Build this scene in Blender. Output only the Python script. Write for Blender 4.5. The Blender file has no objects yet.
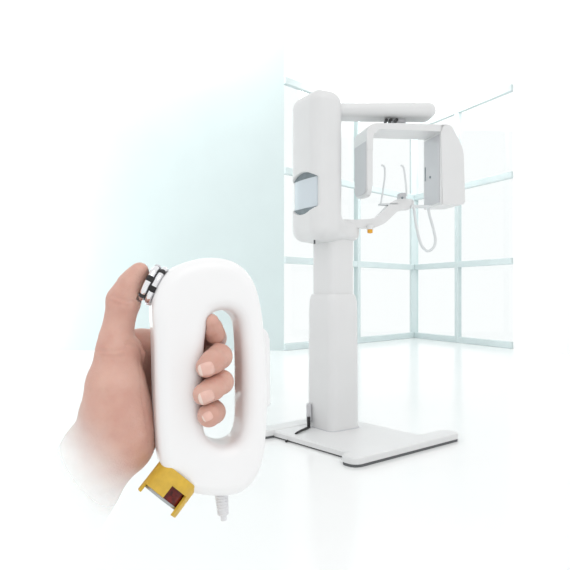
import bpy, bmesh, math, random
import numpy as np
import openvdb
from mathutils import Vector, Matrix

random.seed(4)
S = bpy.context.scene
COL = S.collection
F, HX, HY, CAM_H = 600.0, 285.0, 293.0, 0.92       # focal length in px, principal column, horizon row, eye height


def P(px, py, Y):
    """world point seen at (px, py) that stands Y metres in front of the camera"""
    return np.array([(px - HX) * Y / F, Y, CAM_H - (py - HY) * Y / F])


# ------------------------------------------------------------------ materials
def material(name, base, rough=0.5, metal=0.0, noise=0.0, nscale=20.0, bump=0.0, bscale=200.0, sss=0.0, coat=0.0, spec=0.5):
    m = bpy.data.materials.new(name)
    m.use_nodes = True
    nt = m.node_tree
    b = nt.nodes['Principled BSDF']
    b.inputs['Base Color'].default_value = (*base, 1)
    b.inputs['Roughness'].default_value = rough
    b.inputs['Metallic'].default_value = metal
    b.inputs['Coat Weight'].default_value = coat
    b.inputs['Coat Roughness'].default_value = 0.08
    b.inputs['Specular IOR Level'].default_value = spec
    tc = nt.nodes.new('ShaderNodeTexCoord')
    if noise:
        n = nt.nodes.new('ShaderNodeTexNoise')
        n.inputs['Scale'].default_value = nscale
        n.inputs['Detail'].default_value = 4
        nt.links.new(tc.outputs['Object'], n.inputs['Vector'])
        r = nt.nodes.new('ShaderNodeValToRGB')
        r.color_ramp.elements[0].position, r.color_ramp.elements[1].position = 0.35, 0.65
        r.color_ramp.elements[0].color = (*[c * (1 - noise) for c in base], 1)
        r.color_ramp.elements[1].color = (*[min(1, c * (1 + noise)) for c in base], 1)
        nt.links.new(n.outputs['Fac'], r.inputs['Fac'])
        nt.links.new(r.outputs['Color'], b.inputs['Base Color'])
    if bump:
        n = nt.nodes.new('ShaderNodeTexNoise')
        n.inputs['Scale'].default_value = bscale
        n.inputs['Detail'].default_value = 3
        nt.links.new(tc.outputs['Object'], n.inputs['Vector'])
        k = nt.nodes.new('ShaderNodeBump')
        k.inputs['Strength'].default_value = bump
        k.inputs['Distance'].default_value = 0.001
        nt.links.new(n.outputs['Fac'], k.inputs['Height'])
        nt.links.new(k.outputs['Normal'], b.inputs['Normal'])
    if sss:
        b.inputs['Subsurface Weight'].default_value = sss
        b.inputs['Subsurface Radius'].default_value = (1.0, 0.35, 0.2)
        b.inputs['Subsurface Scale'].default_value = 0.004
    return m


M = {
    'device': material('white_gloss_plastic', (0.86, 0.86, 0.865), 0.28, noise=0.006, nscale=30, coat=0.3),
    'enamel': material('white_enamel', (0.695, 0.70, 0.703), 0.35, noise=0.008, nscale=6),
    'enamel_cool': material('pale_grey_enamel', (0.53, 0.535, 0.555), 0.4, noise=0.008, nscale=6),
    'chrome': material('chrome', (0.82, 0.82, 0.84), 0.06, 1.0, noise=0.02, nscale=40),
    'black': material('black_rubber', (0.008, 0.007, 0.008), 0.4, noise=0.1, nscale=60),
    'yellow': material('mustard_plastic', (0.63, 0.40, 0.04), 0.42, noise=0.08, nscale=180, bump=0.1, bscale=900),
    'red': material('dark_red_lens', (0.10, 0.006, 0.004), 0.10, noise=0.6, nscale=260, coat=0.0, spec=0.35),
    'silver': material('brushed_silver', (0.42, 0.43, 0.44), 0.3, 0.9, noise=0.05, nscale=90),
    'cord': material('pale_grey_rubber', (0.74, 0.74, 0.76), 0.55, noise=0.02, nscale=80),
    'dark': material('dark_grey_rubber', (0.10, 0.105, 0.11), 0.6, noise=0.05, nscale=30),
    'visor': material('slate_grey_plastic', (0.16, 0.2, 0.22), 0.35, noise=0.1, nscale=20),
    'screen': material('pale_blue_panel', (0.58, 0.645, 0.69), 0.25, noise=0.01, nscale=10),
    'rod': material('pale_translucent_plastic', (0.66, 0.69, 0.70), 0.3, noise=0.01, nscale=30),
    'amber': material('amber_button', (0.75, 0.36, 0.02), 0.35, noise=0.03, nscale=60),
    'floor': material('white_polished_floor', (0.88, 0.89, 0.89), 0.14, noise=0.006, nscale=1.5, spec=0.5),
    'wall': material('pale_teal_plaster', (0.595, 0.685, 0.687), 0.8, noise=0.01, nscale=2),
    'white_wall': material('white_plaster', (0.95, 0.95, 0.95), 0.8, noise=0.006, nscale=3),
    'mullion': material('pale_teal_window_paint', (0.60, 0.69, 0.695), 0.4, noise=0.01, nscale=5),
    'nail': material('fingernail', (0.77, 0.47, 0.40), 0.22, noise=0.03, nscale=300, coat=0.3, sss=0.1),
    'nail_tip': material('fingernail_edge', (0.80, 0.64, 0.57), 0.25, noise=0.02, nscale=300),
}


def glass_material():
    m = bpy.data.materials.new('window_glass')
    m.use_nodes = True
    nt = m.node_tree
    nt.nodes.clear()
    out = nt.nodes.new('ShaderNodeOutputMaterial')
    mix = nt.nodes.new('ShaderNodeMixShader')
    mix.inputs[0].default_value = 0.05
    tr = nt.nodes.new('ShaderNodeBsdfTransparent')
    tr.inputs['Color'].default_value = (0.985, 1, 1, 1)
    gl = nt.nodes.new('ShaderNodeBsdfGlossy')
    gl.inputs['Roughness'].default_value = 0.03
    nt.links.new(tr.outputs[0], mix.inputs[1])
    nt.links.new(gl.outputs[0], mix.inputs[2])
    nt.links.new(mix.outputs[0], out.inputs[0])
    return m


M['glass'] = glass_material()


# ------------------------------------------------------------------ object helpers
def link(name, me, mats, parent=None, smooth=True, world=None):
    o = bpy.data.objects.new(name, me)
    COL.objects.link(o)
    for m in (mats if isinstance(mats, (list, tuple)) else [mats]):
        me.materials.append(m)
    if smooth:
        me.polygons.foreach_set('use_smooth', [True] * len(me.polygons))
    if world is not None:
        o.matrix_world = world
    if parent is not None:
        o.parent = parent
        o.matrix_parent_inverse = root_inverse(parent)
    return o


def root_inverse(p):
    """every parent here keeps its own basis equal to its world matrix"""
    return p.matrix_basis.inverted()


def from_bm(name, bm, mats, parent=None, smooth=True, angle=35, world=None):
    bmesh.ops.recalc_face_normals(bm, faces=bm.faces)
    me = bpy.data.meshes.new(name)
    bm.to_mesh(me)
    bm.free()
    o = link(name, me, mats, parent, smooth, world)
    if smooth:
        me.set_sharp_from_angle(angle=math.radians(angle))
        wn = o.modifiers.new('normals', 'WEIGHTED_NORMAL')
        wn.keep_sharp = True
        wn.weight = 50
    return o


def tag(o, label, cat, group=None, kind=None):
    o['label'], o['category'] = label, cat
    if group:
        o['group'] = group
    if kind:
        o['kind'] = kind


def thing(name, label, cat, loc):
    o = bpy.data.objects.new(name, None)
    COL.objects.link(o)
    o.location = loc
    o.empty_display_size = 0.05
    tag(o, label, cat)
    return o


def frame(origin, yaw_deg):
    """matrix of an upright frame turned yaw degrees about z"""
    return Matrix.Translation(Vector(origin)) @ Matrix.Rotation(math.radians(yaw_deg), 4, 'Z')


def ray_to_plane(px, py, mat, w):
    """(u, z) in frame mat where the sight line of a pixel meets the local plane y = w"""
    inv = mat.inverted()
    c = inv @ Vector((0, 0, CAM_H))
    d = (inv.to_3x3()) @ Vector(((px - HX) / F, 1, -(py - HY) / F))
    t = (w - c.y) / d.y
    p = c + d * t
    return p.x, p.z


def box_bm(x0, x1, y0, y1, z0, z1, bev=0.0, seg=3):
    bm = bmesh.new()
    bmesh.ops.create_cube(bm, size=1)
    for v in bm.verts:
        v.co = Vector((x0 + (v.co.x + .5) * (x1 - x0), y0 + (v.co.y + .5) * (y1 - y0), z0 + (v.co.z + .5) * (z1 - z0)))
    if bev:
        bmesh.ops.bevel(bm, geom=list(bm.edges), offset=bev, segments=seg, profile=0.5, affect='EDGES')
    return bm


def rounded_rect(hx, hy, r, n=6):
    pts = []
    r = min(r, hx * .999, hy * .999)
    for k, (sx, sy) in enumerate(((1, 1), (-1, 1), (-1, -1), (1, -1))):
        for i in range(n + 1):
            a = math.pi / 2 * (k + i / n)
            pts.append((sx * (hx - r) + r * math.cos(a), sy * (hy - r) + r * math.sin(a)))
    return pts


def loft_bm(sections, cap=True):
    """sections: lists of 3-D points, equal length"""
    bm = bmesh.new()
    rings = [[bm.verts.new(p) for p in s] for s in sections]
    n = len(rings[0])
    for a, b in zip(rings, rings[1:]):
        for i in range(n):
            bm.faces.new((a[i], a[(i + 1) % n], b[(i + 1) % n], b[i]))
    if cap:
        bm.faces.new(rings[0])
        bm.faces.new(rings[-1][::-1])
    return bm


def column_bm(levels, n=8):
    return loft_bm([[(x, y, z) for x, y in rounded_rect(hx, hy, r, n)] for z, hx, hy, r in levels])


def catmull(pts, n=8, closed=False):
    pts = [np.array(p, float) for p in pts]
    m = len(pts)
    out = []
    rng = range(m) if closed else range(m - 1)
    for i in rng:
        g = (lambda j: pts[j % m]) if closed else (lambda j: pts[min(max(j, 0), m - 1)])
        p0, p1, p2, p3 = g(i - 1), g(i), g(i + 1), g(i + 2)
        for k in range(n):
            t = k / n
            out.append(.5 * ((2 * p1) + (p2 - p0) * t + (2 * p0 - 5 * p1 + 4 * p2 - p3) * t * t + (3 * p1 - p0 - 3 * p2 + p3) * t ** 3))
    if not closed:
        out.append(pts[-1])
    return out


def tube_bm(path, radius, sides=12):
    path = [Vector(p) for p in path]
    rad = radius if callable(radius) else (lambda t: radius)
    secs, ref = [], None
    for i, p in enumerate(path):
        t = (path[min(i + 1, len(path) - 1)] - path[max(i - 1, 0)]).normalized()
        if ref is None:
            ref = t.orthogonal().normalized()
        ref = (ref - t * ref.dot(t)).normalized()
        b = t.cross(ref)
        r = rad(i / (len(path) - 1))
        secs.append([p + (ref * math.cos(2 * math.pi * k / sides) + b * math.sin(2 * math.pi * k / sides)) * r for k in range(sides)])
    return loft_bm(secs)


def prism_bm(profile, y0, y1, bev=0.0, seg=3):
    """profile (u, z) outline extruded from y0 to y1, its two rims rounded"""
    bm = bmesh.new()
    f = [bm.verts.new((u, y0, z)) for u, z in profile]
    b = [bm.verts.new((u, y1, z)) for u, z in profile]
    n = len(f)
    bm.faces.new(f)
    bm.faces.new(b[::-1])
    for i in range(n):
        bm.faces.new((f[i], b[i], b[(i + 1) % n], f[(i + 1) % n]))
    if bev:
        rim = [e for e in bm.edges if abs(e.verts[0].co.y - e.verts[1].co.y) < 1e-6]
        bmesh.ops.bevel(bm, geom=rim, offset=bev, segments=seg, profile=0.5, affect='EDGES')
    return bm


def round_corners(pts, radii, n=6):
    """polygon with rounded corners"""
    out, m = [], len(pts)
    for i in range(m):
        p0, p1, p2 = (np.array(pts[(i + k) % m], float) for k in (-1, 0, 1))
        r = radii[i] if isinstance(radii, (list, tuple)) else radii
        if r <= 0:
            out.append(tuple(p1))
            continue
        d0, d2 = p0 - p1, p2 - p1
        r0 = min(r, .45 * np.linalg.norm(d0), .45 * np.linalg.norm(d2))
        a, c = p1 + d0 / np.linalg.norm(d0) * r0, p1 + d2 / np.linalg.norm(d2) * r0
        for k in range(n + 1):
            t = k / n
            out.append(tuple((1 - t) ** 2 * a + 2 * t * (1 - t) * p1 + t * t * c))
    return out


# ------------------------------------------------------------------ implicit surfaces
def sdf_to_mesh(name, f, lo, hi, vox):
    lo, hi = np.array(lo), np.array(hi)
    n = np.ceil((hi - lo) / vox).astype(int) + 1
    B = 8                                        # blocks far from the surface get one sample only
    n = ((n + B - 1) // B) * B
    nb = n // B
    off = np.stack(np.meshgrid(*[np.arange(B)] * 3, indexing='ij'), -1).reshape(-1, 3)
    idx = np.stack(np.meshgrid(*[np.arange(k) for k in nb], indexing='ij'), -1).reshape(-1, 3) * B
    cen = f(lo + (idx + (B - 1) / 2) * vox)
    vals = np.empty(n, np.float32)
    for (i, j, k), c in zip(idx, cen):
        if abs(c) > vox * B * 1.05:
            vals[i:i + B, j:j + B, k:k + B] = c
    close = idx[np.abs(cen) <= vox * B * 1.05]
    for s in range(0, len(close), 256):
        blk = close[s:s + 256]
        pts = (blk[:, None, :] + off[None]).reshape(-1, 3)
        r = f(lo + pts * vox)
        vals[pts[:, 0], pts[:, 1], pts[:, 2]] = r
    g = openvdb.FloatGrid(float(vals.max()))
    g.copyFromArray(vals)
    pts, quads = g.convertToQuads(0.0)
    me = bpy.data.meshes.new(name)
    me.from_pydata((np.asarray(pts) * vox + lo).tolist(), [], np.asarray(quads).tolist())
    bm = bmesh.new()
    bm.from_mesh(me)
    bmesh.ops.recalc_face_normals(bm, faces=bm.faces)
    if bm.calc_volume(signed=True) < 0:
        bmesh.ops.reverse_faces(bm, faces=bm.faces)
    bmesh.ops.smooth_vert(bm, verts=bm.verts, factor=0.5, use_axis_x=True, use_axis_y=True, use_axis_z=True)
    bm.to_mesh(me)
    bm.free()
    return me


def cone(p, a, b, ra, rb):
    a, b = np.asarray(a), np.asarray(b)
    ba = b - a
    t = np.clip((p - a) @ ba / max(ba @ ba, 1e-12), 0, 1)
    return np.linalg.norm(p - a - t[:, None] * ba, axis=1) - (ra + (rb - ra) * t)


def smin(a, b, k):
    h = np.maximum(k - np.abs(a - b), 0) / k
    return np.minimum(a, b) - h * h * k * .25


def poly_sdf(q, poly):
    poly = np.asarray(poly)
    d = np.full(len(q), 1e9)
    inside = np.zeros(len(q), bool)
    m = len(poly)
    for i in range(m):
        a, b = poly[i], poly[(i + 1) % m]
        e, w = b - a, q - a
        t = np.clip(w @ e / max(e @ e, 1e-15), 0, 1)
        d = np.minimum(d, ((w - t[:, None] * e) ** 2).sum(1))
        c = (a[1] > q[:, 1]) != (b[1] > q[:, 1])
        with np.errstate(divide='ignore', invalid='ignore'):
            xi = a[0] + (q[:, 1] - a[1]) * (b[0] - a[0]) / (b[1] - a[1])
        inside ^= c & (q[:, 0] < xi)
    d = np.sqrt(d)
    return np.where(inside, -d, d)


def rbox(p, c, h, r):
    q = np.abs(p - np.asarray(c)) - (np.asarray(h) - r)
    return np.linalg.norm(np.maximum(q, 0), axis=1) + np.minimum(q.max(1), 0) - r


# ================================================================== THE ROOM

CORNER = np.array([2.666, 12.40])
LEFT_END = np.array([-0.016, 9.60])
RIGHT_END = np.array([3.775, 9.93])
ROOM_TOP = 6.0


def wall_between(name, p, q, z0, z1, thick, mat):
    d = (q - p) / np.linalg.norm(q - p)
    nrm = np.array([-d[1], d[0]])
    if nrm[1] < 0:
        nrm = -nrm
    bm = bmesh.new()
    lo = [p, q, q + nrm * thick, p + nrm * thick]
    a = [bm.verts.new((v[0], v[1], z0)) for v in lo]
    b = [bm.verts.new((v[0], v[1], z1)) for v in lo]
    bm.faces.new(a)
    bm.faces.new(b[::-1])
    for i in range(4):
        bm.faces.new((a[i], a[(i + 1) % 4], b[(i + 1) % 4], b[i]))
    o = from_bm(name, bm, mat, smooth=False)
    o['kind'] = 'structure'
    return o


wall_between('wall_left', np.array([-8.0, 9.60]), LEFT_END, 0, ROOM_TOP, 0.2, M['wall'])
rd = (RIGHT_END - CORNER) / np.linalg.norm(RIGHT_END - CORNER)
far_r = RIGHT_END + rd * 6.0
ring = [(-8, -4), (far_r[0], -4), tuple(far_r + np.array([.1, .04])), tuple(RIGHT_END + np.array([.1, .04])), (CORNER[0] + .08, CORNER[1] + .08), (LEFT_END[0] - .02, LEFT_END[1] + .1), (-8, 9.7)]
fl = from_bm('floor', loft_bm([[(x, y, z) for x, y in ring] for z in (-0.1, 0.0)]), M['floor'], smooth=False)
fl['kind'] = 'structure'
rd = (RIGHT_END - CORNER) / np.linalg.norm(RIGHT_END - CORNER)
wall_between('wall_right', RIGHT_END, RIGHT_END + rd * 6.0, 0, ROOM_TOP, 0.2, M['white_wall'])


def window(name, p, q, end_lo, end_hi):
    """grid window standing between two floor points: frame of bars, one pane child per opening"""
    L = float(np.linalg.norm(q - p))
    d = (q - p) / L
    mat = Matrix(((d[0], -d[1], 0, p[0]), (d[1], d[0], 0, p[1]), (0, 0, 1, 0), (0, 0, 0, 1)))
    rows = [0.0, 1.45, 2.88, 4.32]
    bm = bmesh.new()

    def add(x0, x1, z0, z1, t):
        b = box_bm(x0, x1, -t / 2, t / 2, z0, z1, 0.008, 2)
        me = bpy.data.meshes.new('tmp')
        b.to_mesh(me)
        b.free()
        bm.from_mesh(me)
        bpy.data.meshes.remove(me)
    cols = [(-end_lo, end_lo), (L / 2 - .042, L / 2 + .042), (L - end_hi, L + end_hi)]
    for a, b, post in ((*cols[0], end_lo > .055), (*cols[1], True), (*cols[2], end_hi > .055)):
        if post:
            add(max(a, 0), min(b, L), 0, 4.36, 0.10)
    for k, z in enumerate(rows):
        h = 0.055 if k else 0.11
        add(0, L, max(z - h, 0), z + h, 0.085)
    o = from_bm(name, bm, M['mullion'], smooth=False, world=mat)
    o['kind'] = 'structure'
    for i in range(2):
        x0, x1 = cols[i][1], cols[i + 1][0]
        for z0, z1 in zip(rows, rows[1:]):
            g = box_bm(x0, x1, -0.004, 0.004, z0 + (0.05 if z0 else 0.105), z1 - 0.05)
            from_bm('pane', g, M['glass'], o, smooth=False, world=mat)
    return o


wall_between('wall_back', LEFT_END, CORNER, 4.36, ROOM_TOP, 0.2, M['white_wall'])
wall_between('wall_corner', CORNER, RIGHT_END, 4.36, ROOM_TOP, 0.2, M['white_wall'])
window('window_1', LEFT_END, CORNER, 0.0, 0.06)
window('window_2', CORNER, RIGHT_END, 0.06, 0.0)
wp = box_bm(CORNER[0] - .075, CORNER[0] + .075, CORNER[1] - .075, CORNER[1] + .075, 0, 4.36, 0.01, 2)
o = from_bm('trim_1', wp, M['mullion'], smooth=False)
o['kind'] = 'structure'

# ================================================================== THE PANORAMIC X-RAY UNIT
BASE_YAW = 39.5
COL_XY = (0.315, 3.94)
unit = thing('dental_x_ray_machine', 'tall white panoramic dental x-ray unit standing on the floor before the corner windows', 'x-ray machine', (COL_XY[0], COL_XY[1], 0))
ca, sa = math.cos(math.radians(BASE_YAW)), math.sin(math.radians(BASE_YAW))
AV, BV = np.array([ca, sa]), np.array([sa, -ca])


def foot(near, length, width, h):
    mat = frame((near[0], near[1], 0), BASE_YAW)
    c = length / 2
    ring = [(x + c, y) for x, y in rounded_rect(length / 2, width / 2, width * .42, 8)]

    def sec(inset, z):
        kx, ky = (length / 2 - inset) / (length / 2), (width / 2 - inset) / (width / 2)
        return [((x - c) * kx + c, y * ky, z) for x, y in ring]
    f = from_bm('foot', loft_bm([sec(.002, .016), sec(0, .020), sec(0, h - .012), sec(.003, h - .004), sec(.010, h)]), M['enamel'], unit, world=mat)
    from_bm('shadow_pad', loft_bm([sec(.004, 0), sec(.004, .017)]), M['dark'], f, world=mat)  # dark rubber pad, its dark colour doubling as the contact shadow under the foot
    return f


near_r = np.array([0.274, 3.20]) + BV * 0.045 + AV * 0.03
foot(near_r, 0.955, 0.13, 0.052)
foot(near_r - BV * 0.80, 0.80, 0.13, 0.052)
# bridge plate between the feet, carrying the column
mid = np.array(COL_XY)
a_mid = mid @ AV
b_r, b_l = near_r @ BV, near_r @ BV - 0.80
bc = (b_r + b_l) / 2
a0, a1 = 2.372, 3.00
cpt = AV * (a0 + a1) / 2 + BV * bc
pm = frame((cpt[0], cpt[1], 0), BASE_YAW)
hx, hy = (a1 - a0) / 2, (b_r - b_l) / 2 - 0.012


def plate(inset, z):
    return [(x, y, z) for x, y in rounded_rect(hx - inset, hy - inset, 0.05, 8)]


pl = from_bm('base_plate', loft_bm([plate(0, .010), plate(0, .036), plate(.008, .045), plate(.016, .046)]), M['enamel'], unit, world=pm)
from_bm('shadow_pad', loft_bm([plate(.01, 0), plate(.01, .011)]), M['dark'], pl, world=pm)  # dark strip again stands in for the shadow line below the plate

COL_YAW = 36
cm = frame((COL_XY[0], COL_XY[1], 0), COL_YAW)
lower = from_bm('lower_column', column_bm([
    (0.047, .128, .136, .05), (0.06, .126, .134, .05), (0.80, .124, .130, .05), (0.865, .122, .128, .05),
    (0.90, .116, .120, .048), (0.912, .110, .114, .045)]), M['enamel'], unit, world=cm)
from_bm('base_seam', column_bm([(0.0455, .134, .142, .053), (0.0515, .132, .140, .053)]), M['enamel_cool'], lower, world=cm)
from_bm('upper_column', column_bm([(0.88, .103, .106, .042), (1.30, .103, .106, .042)]), M['enamel'], unit, world=cm)

# black mains plug and lead on the column's left side
sock_p = P(308.2, 414, 3.93)
from_bm('socket', box_bm(sock_p[0] - .012, sock_p[0] + .02, 3.90, 3.95, sock_p[2] - .05, sock_p[2] + .07, .008), M['enamel_cool'], unit)
pg = [P(308.6, 417, 3.89), P(308.8, 430, 3.89)]
plug = from_bm('plug', tube_bm([pg[0], pg[0] * .7 + pg[1] * .3, pg[1]], .011), M['black'], unit)
G = lambda px, py, z: P(px, py, (CAM_H - z) * F / (py - HY))
lead = catmull([P(308.6, 427.5, 3.885), G(304.5, 429.2, .056), G(300, 431.2, .055), G(296.5, 433.2, .052), G(293, 436.2, .022), G(289, 439.4, .008), G(286, 441.5, .007)], 6)
from_bm('power_lead', tube_bm(lead, lambda t: .0085 - .003 * t), M['black'], unit)

# the tall head housing: implicit rounded slab blended into the block that rides on the column
HEAD_YAW = 30
HEAD_O = np.array([0.2045, 3.88, 0.0])
hm = frame(HEAD_O, HEAD_YAW)
z_top = 2.20
z_bot = CAM_H + (HY - 241.5) * 3.85 / F
hz, hc = (z_top - z_bot) / 2, (z_top + z_bot) / 2
blk_c = hm.inverted() @ Vector((COL_XY[0] + .01, COL_XY[1] - .005, z_bot + 0.075))
WIN_Z = CAM_H + (HY - 193.8) * 3.83 / F
RECESS_H, RECESS_S, RECESS_W = 0.134, 0.034, 0.128


def head_sdf(p):
    d = rbox(p, (0, 0, hc), (.116, .170, hz), .085)
    d = smin(d, rbox(p, tuple(blk_c), (.135, .12, .068), .05), .05)
    y, z = p[:, 1], p[:, 2] - WIN_Z
    lim = RECESS_H - RECESS_S * (y / RECESS_W) ** 2
    rec = np.maximum(np.maximum(np.abs(z) - lim, np.abs(y) - RECESS_W * 1.25), p[:, 0] + .078)
    return np.maximum(d, -rec)


head_me = sdf_to_mesh('head', head_sdf, (-.16, -.22, z_bot - .04), (.36, .22, z_top + .03), .0065)
head = link('column_head', head_me, M['enamel'], unit, True, hm)
head_me.set_sharp_from_angle(angle=math.radians(50))


def lens_piece(z_edge, sign):
    """curved visor closing one end of the window recess"""
    pr = []
    for k in range(17):
        y = -RECESS_W * 1.05 + 2 * RECESS_W * 1.05 * k / 16
        pr.append((y, sign * (RECESS_H - RECESS_S * (y / RECESS_W) ** 2 + .002)))
    outline = pr + [(RECESS_W * 1.05, sign * z_edge), (-RECESS_W * 1.05, sign * z_edge)]
    bm = bmesh.new()
    a = [bm.verts.new((-.0845 - .012 * (1 - (y / .17) ** 2), y, WIN_Z + z)) for y, z in outline]
    b = [bm.verts.new((-.060, y, WIN_Z + z)) for y, z in outline]
    bm.faces.new(a)
    bm.faces.new(b[::-1])
    for i in range(len(a)):
        bm.faces.new((a[i], b[i], b[(i + 1) % len(a)], a[(i + 1) % len(a)]))
    return bm


for sgn in (1, -1):
    from_bm('visor', lens_piece(.092, sgn), M['visor'], head, world=hm)
sc = []
for k in range(13):
    y = -.132 + .264 * k / 12
    sc.append((-.081 - .013 * (1 - (y / .16) ** 2), y))
secs = []
for zz in (-.094, -.092, .092, .094):
    q = .003 if abs(zz) > .093 else 0
    secs.append([(x + q, y, WIN_Z + zz) for x, y in sc] + [(-.06, .132, WIN_Z + zz), (-.06, -.132, WIN_Z + zz)])
from_bm('display_panel', loft_bm(secs), M['screen'], head, world=hm)
sp = P(314.5, 243, 3.80)
from_bm('screw', tube_bm([sp + np.array([0, 0, -.006]), sp + np.array([0, 0, .03])], .006), M['dark'], head)

# upper arm reaching right from the head
ARM_YAW = 8
am = frame((HEAD_O[0], HEAD_O[1] + .01, 0), ARM_YAW)
wf = -.11
u0, zt0 = ray_to_plane(330, 101.2, am, wf)
u1_, zt1 = ray_to_plane(438.6, 100.6, am, wf)
zb0, zb1 = ray_to_plane(340, 115.5, am, wf)[1], ray_to_plane(436, 116.5, am, wf)[1]
secs = []
for i in range(25):
    t = i / 24
    t = 1 - (1 - t) ** 1.6
    u = u0 + (u1_ - u0) * t
    e = max(0.0, 1 - (u1_ - u) / .055)                # rounded free end
    k = math.sqrt(max(1 - e * e, .02))
    top, bot = zt0 + (zt1 - zt0) * t, zb0 + (zb1 - zb0) * t
    c, hh = (top + bot) / 2, (top - bot) / 2
    secs.append([(u, -.022 + y * (.4 + .6 * k), c + z * k) for y, z in rounded_rect(.088, hh, .044, 7)])
from_bm('upper_arm', loft_bm(secs), M['enamel'], unit, world=am, angle=60)

# rotating c-arm: thin bent plate on the left, deep tube head on the right
C_YAW = 14
c_o = P(398, 122, 3.96)
cmx = frame((c_o[0], c_o[1], 0), C_YAW)
wf, wb = -.13, .10


def cu(px, py, w=wf):
    return ray_to_plane(px, py, cmx, w)


plate_outline = [cu(367.0, 150), cu(366.5, 123.2), cu(398, 123.0), cu(443, 124.6), cu(443, 131.0), cu(440, 131.2), cu(373.6, 128.8), cu(373.2, 150)]
from_bm('rotating_arm', prism_bm(round_corners(plate_outline, [0, .125, 0, .01, .0, .01, .07, 0], 10), wf, wf + .225, .008, 3), M['enamel'], unit, world=cmx, angle=50)
# sensor plate below it, its lower end rounded in side view
ua, ub = cu(367.0, 160)[0] + .001, cu(373.2, 160)[0] - .001
zt, zb = cu(368, 149)[1], cu(368, 196)[1]
DS = .222
side = round_corners([(wf + .002, zb), (wf + DS, zb + .008), (wf + DS, zt), (wf + .002, zt)], [.07, .07, 0, 0], 8)
sens = from_bm('sensor_plate', loft_bm([[(u, (y - wf - DS / 2) * k + wf + DS / 2, (z - zt) * k + zt) for y, z in side]
                                         for u, k in ((ua, .95), (ua + .007, 1), (ub - .007, 1), (ub, .95))]), M['enamel'], unit, world=cmx)
side2 = round_corners([(wf + .012, zb + .016), (wf + DS - .008, zb + .022), (wf + DS - .008, zt + .052), (wf + .012, zt + .052)], [.06, .06, .004, .004], 8)
from_bm('sensor_cover', loft_bm([[(u, y, z) for y, z in side2] for u in (ua - .004, ua + .012)]), M['enamel_cool'], sens, world=cmx)
head_outline = [cu(441, 204.8), cu(441, 124.3), cu(451, 124.6), cu(463.6, 147), cu(465.3, 204.4)]
tube_head = from_bm('tube_head', prism_bm(round_corners(head_outline, [.006, .012, .055, .08, .02], 8), wf, wb + .01, .012, 4), M['enamel'], unit, world=cmx, angle=50)
ux = cu(441, 150)[0]
zc = [cu(441, 204)[1], cu(441, 128)[1]]
from_bm('side_cover', box_bm(ux - .004, ux + .01, wf + .016, wb - .004, zc[0] + .012, zc[1] - .035, .003, 2), M['enamel_cool'], tube_head, world=cmx)
from_bm('slit', box_bm(ux - .006, ux + .004, wb - .026, wb - .014, c_o[2] - .365, c_o[2] - .27, .001, 1), M['visor'], tube_head, world=cmx)
from_bm('screw', tube_bm([(ux - .0075, .01, c_o[2] - .352), (ux + .004, .01, c_o[2] - .352)], .0085, 14), M['visor'], tube_head, world=cmx)
# pivot between the two arms
piv = from_bm('pivot', tube_bm([(0, 0, c_o[2] - .012), (0, 0, c_o[2] + .055)], .05, 28), M['enamel_cool'], unit, world=cmx)
for px in (386.5, 390.8, 396.6):
    s = P(px, 120.0, 3.87)
    from_bm('screw', tube_bm([s + np.array([0, -.006, 0]), s + np.array([0, .05, 0])], .0105, 12), M['black'], piv)

# lower support arm with chin rest, temple rods and hand grip
sm_ = frame((COL_XY[0], COL_XY[1] - .03, 0), 6)
su = lambda px, py, w=-.05: ray_to_plane(px, py, sm_, w)
sup = [su(330, 217.5), su(352, 219.8), su(376, 218.6), su(392, 201.5), su(400, 198.2), su(414, 199.5), su(414, 208), su(399.5, 209.5), su(382, 226.4), su(352, 228.0), su(330, 232)]
from_bm('support_arm', prism_bm(round_corners(sup, [0, .03, .05, .03, .02, .01, .02, .03, .06, .03, 0], 6), -.05, .06, .014, 4), M['enamel'], unit, world=sm_, angle=50)
cr = [su(400, 199.4), su(400, 192.5), su(406.5, 192.5), su(406.5, 199.6)]
chin = from_bm('chin_rest', prism_bm(round_corners(cr, .006, 3), -.045, .02, .004, 2), M['enamel_cool'], unit, world=sm_)
from_bm('screw', tube_bm([P(402.2, 197.8, 3.855), P(402.2, 197.8, 3.885)], .008, 12), M['visor'], chin)
tr = [su(380, 203.2), su(398, 202.6), su(398, 204.6), su(380, 205.0)]
from_bm('side_tray', prism_bm(tr, -.05, .0, .002, 2), M['rod'], unit, world=sm_)
for rod in (((380.8, 204.2), (382.8, 192), (384.6, 179.5), (384.9, 170), (383.8, 166.2), (381.2, 165.2)),
            ((406.8, 196.5), (405.9, 184), (404.4, 172), (403.2, 167), (400.6, 165))):
    from_bm('temple_rod', tube_bm(catmull([P(x, y, 3.885) for x, y in rod], 6), .0062, 10), M['rod'], unit)
grip = [(413.8, 206), (415.2, 219), (418.0, 234), (421.6, 245.5), (427.6, 251), (433.4, 247.5), (435.4, 240), (433.2, 228), (429.8, 216), (427.8, 206)]
from_bm('hand_grip', tube_bm(catmull([P(x, y, 3.90 + .004 * i) for i, (x, y) in enumerate(grip)], 6), .0092, 12), M['rod'], unit)
xl = [P(411, 206.6, 3.9), P(430, 206.6, 3.935)]
from_bm('grip_bracket', tube_bm([xl[0], (xl[0] + xl[1]) / 2, xl[1]], .011, 12), M['rod'], unit)
yb = P(370, 231.4, 3.87)
by = from_bm('release_button', tube_bm([yb + np.array([0, 0, -.012]), yb + np.array([0, 0, -.008]), yb + np.array([0, 0, .014])], lambda t: .012 if t < .2 else .0175, 16), M['amber'], unit)
from_bm('button_collar', tube_bm([yb + np.array([0, 0, .012]), yb + np.array([0, 0, .04])], .022, 16), M['enamel'], by)

# ================================================================== THE HAND-HELD SWITCH
Y0 = 0.40
PX = Y0 / F                                         # metres per pixel at the hand


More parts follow.
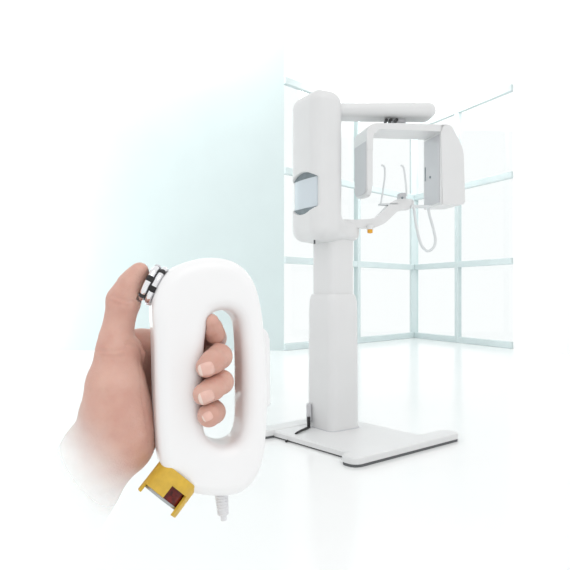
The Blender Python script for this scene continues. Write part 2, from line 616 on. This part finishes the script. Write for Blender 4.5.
def H(px, py, d=0.0):
    return P(px, py, Y0 + d * PX)


DEV_YAW = 20
dm = frame(H(206, 374, 0), DEV_YAW)
dmi = np.array(dm.inverted())


def dv(px, py, w=0.0):
    return ray_to_plane(px, py, dm, w)


HALF_T, ROUND = 25 * PX, 13.5 * PX
outer_px = [(150.5, 306), (152.2, 342), (153.2, 393), (155.2, 433), (158.6, 459), (166, 474), (177, 484), (192, 489), (208, 491.2), (230, 490.4),
            (247, 480), (257.5, 460), (261.5, 432), (262.8, 390), (260.5, 340), (256.5, 306), (249.5, 282), (237, 266.5), (220, 259.3), (200, 258.8),
            (183, 263), (169, 270), (157.5, 284)]
hole_px = [(207.5, 316), (217, 310.2), (228, 312), (235, 322), (237.4, 345), (238.0, 385), (237.4, 420), (232.5, 436), (220, 441.5), (207.5, 437),
           (200.5, 424), (200, 385), (201.5, 340)]
dev_outer = np.array(catmull([dv(*p) for p in outer_px], 4, True))
dev_hole = np.array(catmull([dv(*p) for p in hole_px], 4, True))


def dev_local(p):
    q2 = p[:, [0, 2]]
    # cheap bounding test keeps the polygon distance exact near the surface only
    d2 = np.maximum(poly_sdf(q2, dev_outer), -poly_sdf(q2, dev_hole))
    a, b = d2 + ROUND, np.abs(p[:, 1]) - HALF_T + ROUND
    return np.sqrt(np.maximum(a, 0) ** 2 + np.maximum(b, 0) ** 2) + np.minimum(np.maximum(a, b), 0) - ROUND


lo = np.array([dev_outer[:, 0].min(), -HALF_T, dev_outer[:, 1].min()]) - .005
hi = np.array([dev_outer[:, 0].max(), HALF_T, dev_outer[:, 1].max()]) + .005
switch = thing('handheld_switch', 'white loop-handled exposure switch held upright in the hand, with yellow end cap', 'hand switch', tuple(H(220, 490, 0)))
body_me = sdf_to_mesh('switch_body', dev_local, lo, hi, .0011)
body = link('body', body_me, M['device'], switch, True, dm)

# slim raised plate along the outer right limb
z0, z1 = dv(262, 408)[1], dv(262, 327)[1]
u1 = dv(267.2, 366, 6 * PX)[0]
sp_prof = round_corners([(u1 - .012, z0), (u1 + .0003, z0 + .001), (u1 - .0005, z1 - .003), (u1 - .012, z1 + .003)], [0, .003, .005, 0], 5)
from_bm('side_plate', prism_bm(sp_prof, -4 * PX, 16 * PX, .0015, 3), M['device'], switch, world=dm, angle=50)


def basis(axis, hint):
    a = Vector(axis).normalized()
    x = Vector(hint)
    x = (x - a * x.dot(a)).normalized()
    return a, x, a.cross(x)


def axis_matrix(origin, axis, hint):
    a, x, y = basis(axis, hint)
    m = Matrix((x, y, a)).transposed().to_4x4()
    m.translation = Vector(origin)
    return m


def revolve_bm(prof, n=48):
    """prof: (r, t) pairs turned about the local z axis"""
    return loft_bm([[(r * math.cos(2 * math.pi * k / n), r * math.sin(2 * math.pi * k / n), t) for k in range(n)] for r, t in prof])


# chrome push button on the upper left shoulder
n_axis = (-0.885, -0.12, 0.455)
bmx = axis_matrix(H(157.5, 286.5, -8), n_axis, (0, -1, 0))
bt = from_bm('push_button', revolve_bm([(17 * PX, -8 * PX), (18.0 * PX, 1 * PX), (18.0 * PX, 11 * PX), (16.5 * PX, 12 * PX), (8 * PX, 11 * PX), (.1 * PX, 11 * PX)]), M['black'], switch, world=bmx)


def segment_ring(r0, r1, t0, t1, n, fill, phase):
    bm = bmesh.new()
    for k in range(n):
        a0 = 2 * math.pi * (k + phase) / n
        a1 = a0 + 2 * math.pi / n * fill
        vs = []
        for i in range(7):
            a = a0 + (a1 - a0) * i / 6
            bulge = 1 + .03 * math.sin(math.pi * i / 6)
            vs.append([bm.verts.new((r * bulge * math.cos(a), r * bulge * math.sin(a), t)) for r, t in
                       ((r0, t0), (r1 * .93, t0), (r1 * .985, t0 + (t1 - t0) * .2), (r1, t0 + (t1 - t0) * .5), (r1 * .97, t1 - (t1 - t0) * .2), (r1 * .90, t1), (r0, t1))])
        for u, w in zip(vs, vs[1:]):
            for j in range(7):
                bm.faces.new((u[j], u[(j + 1) % 7], w[(j + 1) % 7], w[j]))
        bm.faces.new(vs[0])
        bm.faces.new(vs[-1][::-1])
    return bm


from_bm('chrome_ring', segment_ring(15 * PX, 21.0 * PX, -1.5 * PX, 4.6 * PX, 6, .72, .02), M['chrome'], bt, world=bmx, angle=50)
from_bm('chrome_ring', segment_ring(14 * PX, 20.0 * PX, 5.6 * PX, 11.8 * PX, 6, .72, .40), M['chrome'], bt, world=bmx, angle=50)

# mustard end cap on the lower left corner: tube with two prongs and a notch
cap_axis = np.array([-0.60, -0.36, -0.765])
cap_axis /= np.linalg.norm(cap_axis)
cmat = axis_matrix(H(177.0, 476.5, -17), cap_axis, (0, -1, 0))


def cap_length(deg):
    """how far the wall reaches at an angle measured from the camera side"""
    if 2 < deg < 54:
        return 9.5
    if 54 <= deg < 82:
        return 30.5
    if -92 < deg < -68:
        return 31
    return 22.5


def cap_bm():
    bm = bmesh.new()
    ro, ri = 22.6 * PX, 20.0 * PX
    angs = []
    for k in range(-180, 180, 4):
        angs.append(k)
    for e in (-2, -54, -82, 92, 68):
        angs += [e - .25, e + .25]
    angs = sorted(set(angs))
    rows = []
    for d in angs:
        a = math.radians(d)
        L = cap_length(-d) * PX
        prof = [(ri, -3 * PX), (ro - .6 * PX, -3 * PX), (ro, -2.4 * PX), (ro, L - .8 * PX), (ro - .8 * PX, L), (ri + .5 * PX, L), (ri, L - .6 * PX)]
        rows.append([bm.verts.new((r * math.cos(a), r * math.sin(a), t)) for r, t in prof])
    n = len(rows)
    for i in range(n):
        u, w = rows[i], rows[(i + 1) % n]
        for j in range(7):
            bm.faces.new((u[j], u[(j + 1) % 7], w[(j + 1) % 7], w[j]))
    return bm


cap = from_bm('end_cap', cap_bm(), M['yellow'], switch, world=cmat, angle=30)
from_bm('lens', revolve_bm([(19.0 * PX, -2 * PX), (19.0 * PX, 21 * PX), (18.2 * PX, 24 * PX), (6 * PX, 24 * PX)]), M['red'], cap, world=cmat)
from_bm('lens_rim', revolve_bm([(17.5 * PX, 22.6 * PX), (19.6 * PX, 22.6 * PX), (19.7 * PX, 24 * PX), (19.0 * PX, 25.0 * PX), (17.8 * PX, 25.2 * PX), (17 * PX, 24.2 * PX), (.2 * PX, 24.2 * PX)]), M['silver'], cap, world=cmat)

# ribbed strain relief and the start of the cord
c0, c1 = H(220.8, 487, 2), H(223.8, 520, 4)


def ribs(t):
    if t > .84:
        return 3.0 * PX
    return (6.6 - 1.6 * t + (.5 if int(t * 22) % 2 else -.3)) * PX


from_bm('cord', tube_bm([c0 + (c1 - c0) * k / 66 for k in range(67)], ribs, 20), M['cord'], switch, angle=50)

# ================================================================== THE HAND
def dev_world(p):
    q = p @ dmi[:3, :3].T + dmi[:3, 3]
    return dev_local(q)


def chain(pts):
    """pts: (px, py, depth px, radius px)"""
    out = []
    for a, b in zip(pts, pts[1:]):
        ra, rb = a[3] * (Y0 + a[2] * PX) / F, b[3] * (Y0 + b[2] * PX) / F
        out.append((H(*a[:3]), H(*b[:3]), ra, rb))
    return out


THUMB = chain([(140.3, 270.6, -10, 7.8), (137.0, 276.0, -10, 9.6), (131.0, 285.5, -10, 12.6), (123.6, 301, -9, 15.8), (119.6, 320, -8, 13.8), (116.5, 337, -9, 15.4), (117.3, 352, -10, 20.3), (116.0, 385, -12, 28.5), (117, 410, -10, 33)])
WEB = chain([(124, 345, -8, 11), (133.5, 347.5, -5, 7.6), (139.5, 354, -1, 5.6), (141, 363, 3, 3.4)])
HEEL = chain([(117, 410, -10, 33), (122, 434, -6, 33), (126, 446, -4, 27)])
WRIST = chain([(114, 428, 2, 35), (98.5, 456, 6, 37), (82, 484, 8, 37), (58, 531, 8, 38)])
INDEX = chain([(140, 345, 26, 15.5), (214, 338, 41, 12), (215, 334, -3, 9.6), (213.2, 328, -10, 8.9), (211.6, 321, -17, 7.2)])
MIDDLE = chain([(141, 366, 36, 16), (214, 356, 45, 13), (219.5, 356.5, -14, 12.3), (213, 361.5, -29, 11.8), (206.2, 367, -37, 10.6)])
RING = chain([(141, 390, 36, 15.5), (216, 381, 45, 12.5), (221.5, 382, -16, 11.6), (213, 388.5, -30, 11.4), (203.5, 394.2, -38, 10.8)])
PINKY = chain([(141, 414, 32, 14), (212, 410, 38, 11), (213.5, 412, -12, 11.4), (209, 415.5, -31, 11.7)])
META = [chain([(112, 432, 14, 27), (140, 345, 26, 15.5)]), chain([(112, 432, 16, 27), (141, 366, 36, 16)]),
        chain([(114, 434, 16, 26), (141, 390, 36, 15.5)]), chain([(114, 436, 14, 25), (141, 414, 32, 14)])]
btn_inv = np.array(bmx.inverted())
cap_inv = np.array(cmat.inverted())


def fold(p, segs, k):
    d = None
    for s in segs:
        e = cone(p, *s)
        d = e if d is None else smin(d, e, k)
    return d


def hand_free(p):
    palm = fold(p, THUMB, 7 * PX)
    palm = smin(palm, fold(p, HEEL, 8 * PX), 8 * PX)
    palm = smin(palm, fold(p, WRIST, 8 * PX), 14 * PX)
    palm = smin(palm, fold(p, WEB, 3 * PX), 6 * PX)
    meta = None
    for m in META:
        e = fold(p, m, 4 * PX)
        meta = e if meta is None else smin(meta, e, 6 * PX)
    fingers = None
    for c in (INDEX, MIDDLE, RING, PINKY):
        e = fold(p, c, 3.5 * PX)
        fingers = e if fingers is None else smin(fingers, e, 1.2 * PX)
    back = smin(meta, fingers, 5 * PX)
    d = smin(palm, back, 3.2 * PX)
    return d


def march(pix):
    """where the sight lines first meet the hand, for an (n, 2) array of pixels"""
    o = np.array([0, 0, CAM_H])
    d = np.stack([(pix[:, 0] - HX) / F, np.ones(len(pix)), -(pix[:, 1] - HY) / F], 1)
    d /= np.linalg.norm(d, axis=1)[:, None]
    t = np.full(len(pix), Y0 - 70 * PX)
    for _ in range(90):
        t += .7 * hand_free(o + d * t[:, None])
    return o + d * t[:, None]


CREASES = []
for depth, wide, pix in ((2.6, 1.8, [(127, 343), (133, 342), (139, 346), (142, 352), (143.5, 360)]),
                         (1.1, 1.4, [(99, 350), (108, 351), (118, 350), (128, 347.5)]),
                         (.9, 1.4, [(104, 356), (114, 357.5), (124, 356)]),
                         (1.0, 1.3, [(112, 295), (120, 299), (130, 301), (137, 301)]),
                         (.8, 1.3, [(110, 301), (119, 304.5), (130, 306)]),
                         (.5, 2.0, [(139, 358), (140.5, 380), (143, 404), (147, 425), (149, 444)])):
    CREASES.append((depth, wide, march(np.array(pix, float))))


def hand_sdf(p):
    d = hand_free(p)
    for depth, wide, pts in CREASES:
        nb = np.abs(d) < 4 * PX
        if not nb.any():
            break
        q = p[nb]
        e = np.full(len(q), 1e9)
        for a, b in zip(pts, pts[1:]):
            e = np.minimum(e, cone(q, a, b, 0, 0))
        d[nb] += depth * PX * np.exp(-(e / (wide * PX)) ** 2)
    near = np.abs(d) < 14 * PX
    if near.any():
        q = p[near]
        dd = d[near]
        dd = np.maximum(dd, -(dev_world(q) - .12 * PX))
        b = q @ btn_inv[:3, :3].T + btn_inv[:3, 3]
        r = np.hypot(b[:, 0], b[:, 1])
        dd = np.maximum(dd, -(np.maximum(r - 21.2 * PX, np.maximum(b[:, 2] - 12.0 * PX, -b[:, 2] - 9 * PX)) - .12 * PX))
        c = q @ cap_inv[:3, :3].T + cap_inv[:3, 3]
        r = np.hypot(c[:, 0], c[:, 1])
        dd = np.maximum(dd, -(np.maximum(r - 22.6 * PX, np.maximum(c[:, 2] - 34 * PX, -c[:, 2] - 8 * PX)) - .12 * PX))
        d[near] = dd
    # the forearm ends in a flat cut across its own axis
    cut = (p - FADE_END) @ FADE
    return np.maximum(d, cut)


FADE = np.array([-0.79, 0.0, -0.61])
FADE = FADE / np.linalg.norm(FADE)
FADE_START, FADE_END = H(104, 440, 0), H(70, 507, 0)


def skin_material():
    m = material('skin', (0.60, 0.335, 0.255), 0.46, bump=0.35, bscale=700, sss=0.22)
    nt = m.node_tree
    b = nt.nodes['Principled BSDF']
    tc = nt.nodes['Texture Coordinate']
    n1 = nt.nodes.new('ShaderNodeTexNoise')
    n1.inputs['Scale'].default_value = 55
    n1.inputs['Detail'].default_value = 5
    nt.links.new(tc.outputs['Object'], n1.inputs['Vector'])
    r = nt.nodes.new('ShaderNodeValToRGB')
    r.color_ramp.elements[0].position, r.color_ramp.elements[1].position = .36, .66
    r.color_ramp.elements[0].color = (0.60, 0.335, 0.27, 1)
    r.color_ramp.elements[1].color = (0.67, 0.415, 0.34, 1)
    nt.links.new(n1.outputs['Fac'], r.inputs['Fac'])
    nt.links.new(r.outputs['Color'], b.inputs['Base Color'])
    # the forearm dissolves towards its end, as in the picture
    dot = nt.nodes.new('ShaderNodeVectorMath')
    dot.operation = 'DOT_PRODUCT'
    dot.inputs[1].default_value = tuple(FADE)
    nt.links.new(tc.outputs['Object'], dot.inputs[0])
    mr = nt.nodes.new('ShaderNodeMapRange')
    mr.interpolation_type = 'SMOOTHSTEP'
    mr.inputs['From Min'].default_value = float(FADE_START @ FADE) - .022
    mr.inputs['From Max'].default_value = float(FADE_END @ FADE) - .0015
    nt.links.new(dot.outputs['Value'], mr.inputs['Value'])
    tr = nt.nodes.new('ShaderNodeBsdfTransparent')
    mix = nt.nodes.new('ShaderNodeMixShader')
    nt.links.new(mr.outputs[0], mix.inputs[0])
    pale = nt.nodes.new('ShaderNodeMix')
    pale.data_type = 'RGBA'
    pale.inputs[7].default_value = (0.84, 0.80, 0.78, 1)
    nt.links.new(mr.outputs[0], pale.inputs[0])
    nt.links.new(r.outputs['Color'], pale.inputs[6])
    nt.links.new(pale.outputs[2], b.inputs['Base Color'])
    nt.links.new(b.outputs[0], mix.inputs[1])
    nt.links.new(tr.outputs[0], mix.inputs[2])
    nt.links.new(mix.outputs[0], nt.nodes['Material Output'].inputs['Surface'])
    return m


M['skin'] = skin_material()
hlo = np.minimum(H(30, 560, -60), H(30, 250, -60))
hhi = np.maximum(H(250, 250, 70), H(250, 560, 70))
hlo = np.array([H(24, 374, 40)[0], Y0 - 56 * PX, H(100, 556, 0)[2]])
hhi = np.array([H(246, 374, -40)[0], Y0 + 64 * PX, H(100, 255, 0)[2]])
hand_me = sdf_to_mesh('hand', hand_sdf, hlo, hhi, .9 * PX)
hand = link('hand', hand_me, M['skin'], None, True)
tag(hand, "person's left hand gripping the white loop handle, thumb pressing the chrome button", 'hand')


def nail(cx, cy, ang, half_len, half_wid, tip):
    """fingernail laid on the finger; ang is the direction the nail points, degrees in the picture"""
    ca_, sa_ = math.cos(math.radians(ang)), math.sin(math.radians(ang))
    nu, nv = 14, 10
    bm = bmesh.new()
    top, bot, pix, side = [], [], [], []
    for i in range(nu + 1):
        a = -1 + 2 * i / nu
        w = (1 - abs(a) ** 5) ** .35 * (1 - .10 * (a > 0) * a)
        for j in range(nv + 1):
            b = (-1 + 2 * j / nv) * max(w, .35)
            x, y = a * half_len, b * half_wid
            pix.append((cx + x * ca_ - y * sa_, cy + x * sa_ + y * ca_))
            side.append((a, b))
    hit = march(np.array(pix))
    for i in range(nu + 1):
        rt, rb = [], []
        for j in range(nv + 1):
            a, b = side[i * (nv + 1) + j]
            p = hit[i * (nv + 1) + j]
            to = np.array([0, 0, CAM_H]) - p
            to /= np.linalg.norm(to)
            lift = (.55 - .35 * abs(b) ** 3 + .25 * max(a, 0)) * PX
            rt.append(bm.verts.new(p + to * lift))
            rb.append(bm.verts.new(p - to * .8 * PX))
        top.append(rt)
        bot.append(rb)
    for i in range(nu):
        for j in range(nv):
            f = bm.faces.new((top[i][j], top[i + 1][j], top[i + 1][j + 1], top[i][j + 1]))
            f.material_index = 1 if i >= nu * tip else 0
            bm.faces.new((bot[i][j], bot[i][j + 1], bot[i + 1][j + 1], bot[i + 1][j]))
    for row in (0, nu):
        for j in range(nv):
            bm.faces.new((top[row][j], top[row][j + 1], bot[row][j + 1], bot[row][j]))
    for c in (0, nv):
        for i in range(nu):
            bm.faces.new((top[i][c], bot[i][c], bot[i + 1][c], top[i + 1][c]))
    return from_bm('fingernail', bm, [M['nail'], M['nail_tip']], hand, angle=60)


nail(206.2, 369.0, 165, 8.2, 6.6, .78)
nail(206.4, 397.6, 162, 8.2, 6.8, .74)
nail(207.4, 416.6, 150, 5.4, 4.6, .80)

# ================================================================== LIGHT AND CAMERA
w = bpy.data.worlds.new('World')
S.world = w
w.use_nodes = True
bg = w.node_tree.nodes['Background']
bg.inputs['Color'].default_value = (1, 1, 1, 1)
bg.inputs['Strength'].default_value = 1.02


def lamp(name, kind, energy, loc, target, color=(1, 1, 1), size=1.0, size_y=None):
    d = bpy.data.lights.new(name, kind)
    d.energy, d.color = energy, color
    if kind == 'AREA':
        d.shape = 'RECTANGLE'
        d.size, d.size_y = size, size_y or size
    if kind == 'SUN':
        d.angle = math.radians(size)
    o = bpy.data.objects.new(name, d)
    COL.objects.link(o)
    o.location = loc
    o.rotation_euler = (Vector(target) - Vector(loc)).to_track_quat('-Z', 'Y').to_euler()
    return o


lamp('daylight', 'SUN', 0.42, (4, -3, 9), (0.6, 3.5, 0.6), (1, 0.99, 0.97), 50)
lamp('added_wall_fill', 'AREA', 145, (-5.6, 8.5, 2.6), (-5.0, 9.6, 2.6), (1, 1, 1), 0.5, 5.0)  # unseen lamp, added to fade the wall's left side to white
lamp('added_top_fill', 'AREA', 72, (-2.5, 8.4, 6.0), (-2.5, 9.6, 4.8), (1, 1, 1), 5.0, 0.5)  # second added lamp, bleaches the upper part of the wall
lamp('added_window_fill', 'AREA', 85, (2.9, 10.2, 5.0), (2.7, 12.0, 3.9), (1, 1, 1), 3.0, 0.5)  # added lamp without a fixture, pales the upper window bars

cam = bpy.data.cameras.new('camera')
cam.sensor_width, cam.lens = 36.0, 36.0 * F / 570.0
cam.shift_y = (HY - 285.0) / 570.0
cam.clip_start = 0.02
co = bpy.data.objects.new('camera', cam)
COL.objects.link(co)
co.location = (0, 0, CAM_H)
co.rotation_euler = (math.pi / 2, 0, 0)
S.camera = co

v = S.view_settings
v.view_transform = 'Standard'
v.look = 'None'
v.exposure = 0.0
v.gamma = 1.0
v.use_curve_mapping = False
S.cycles.max_bounces = 10
S.cycles.transparent_max_bounces = 12
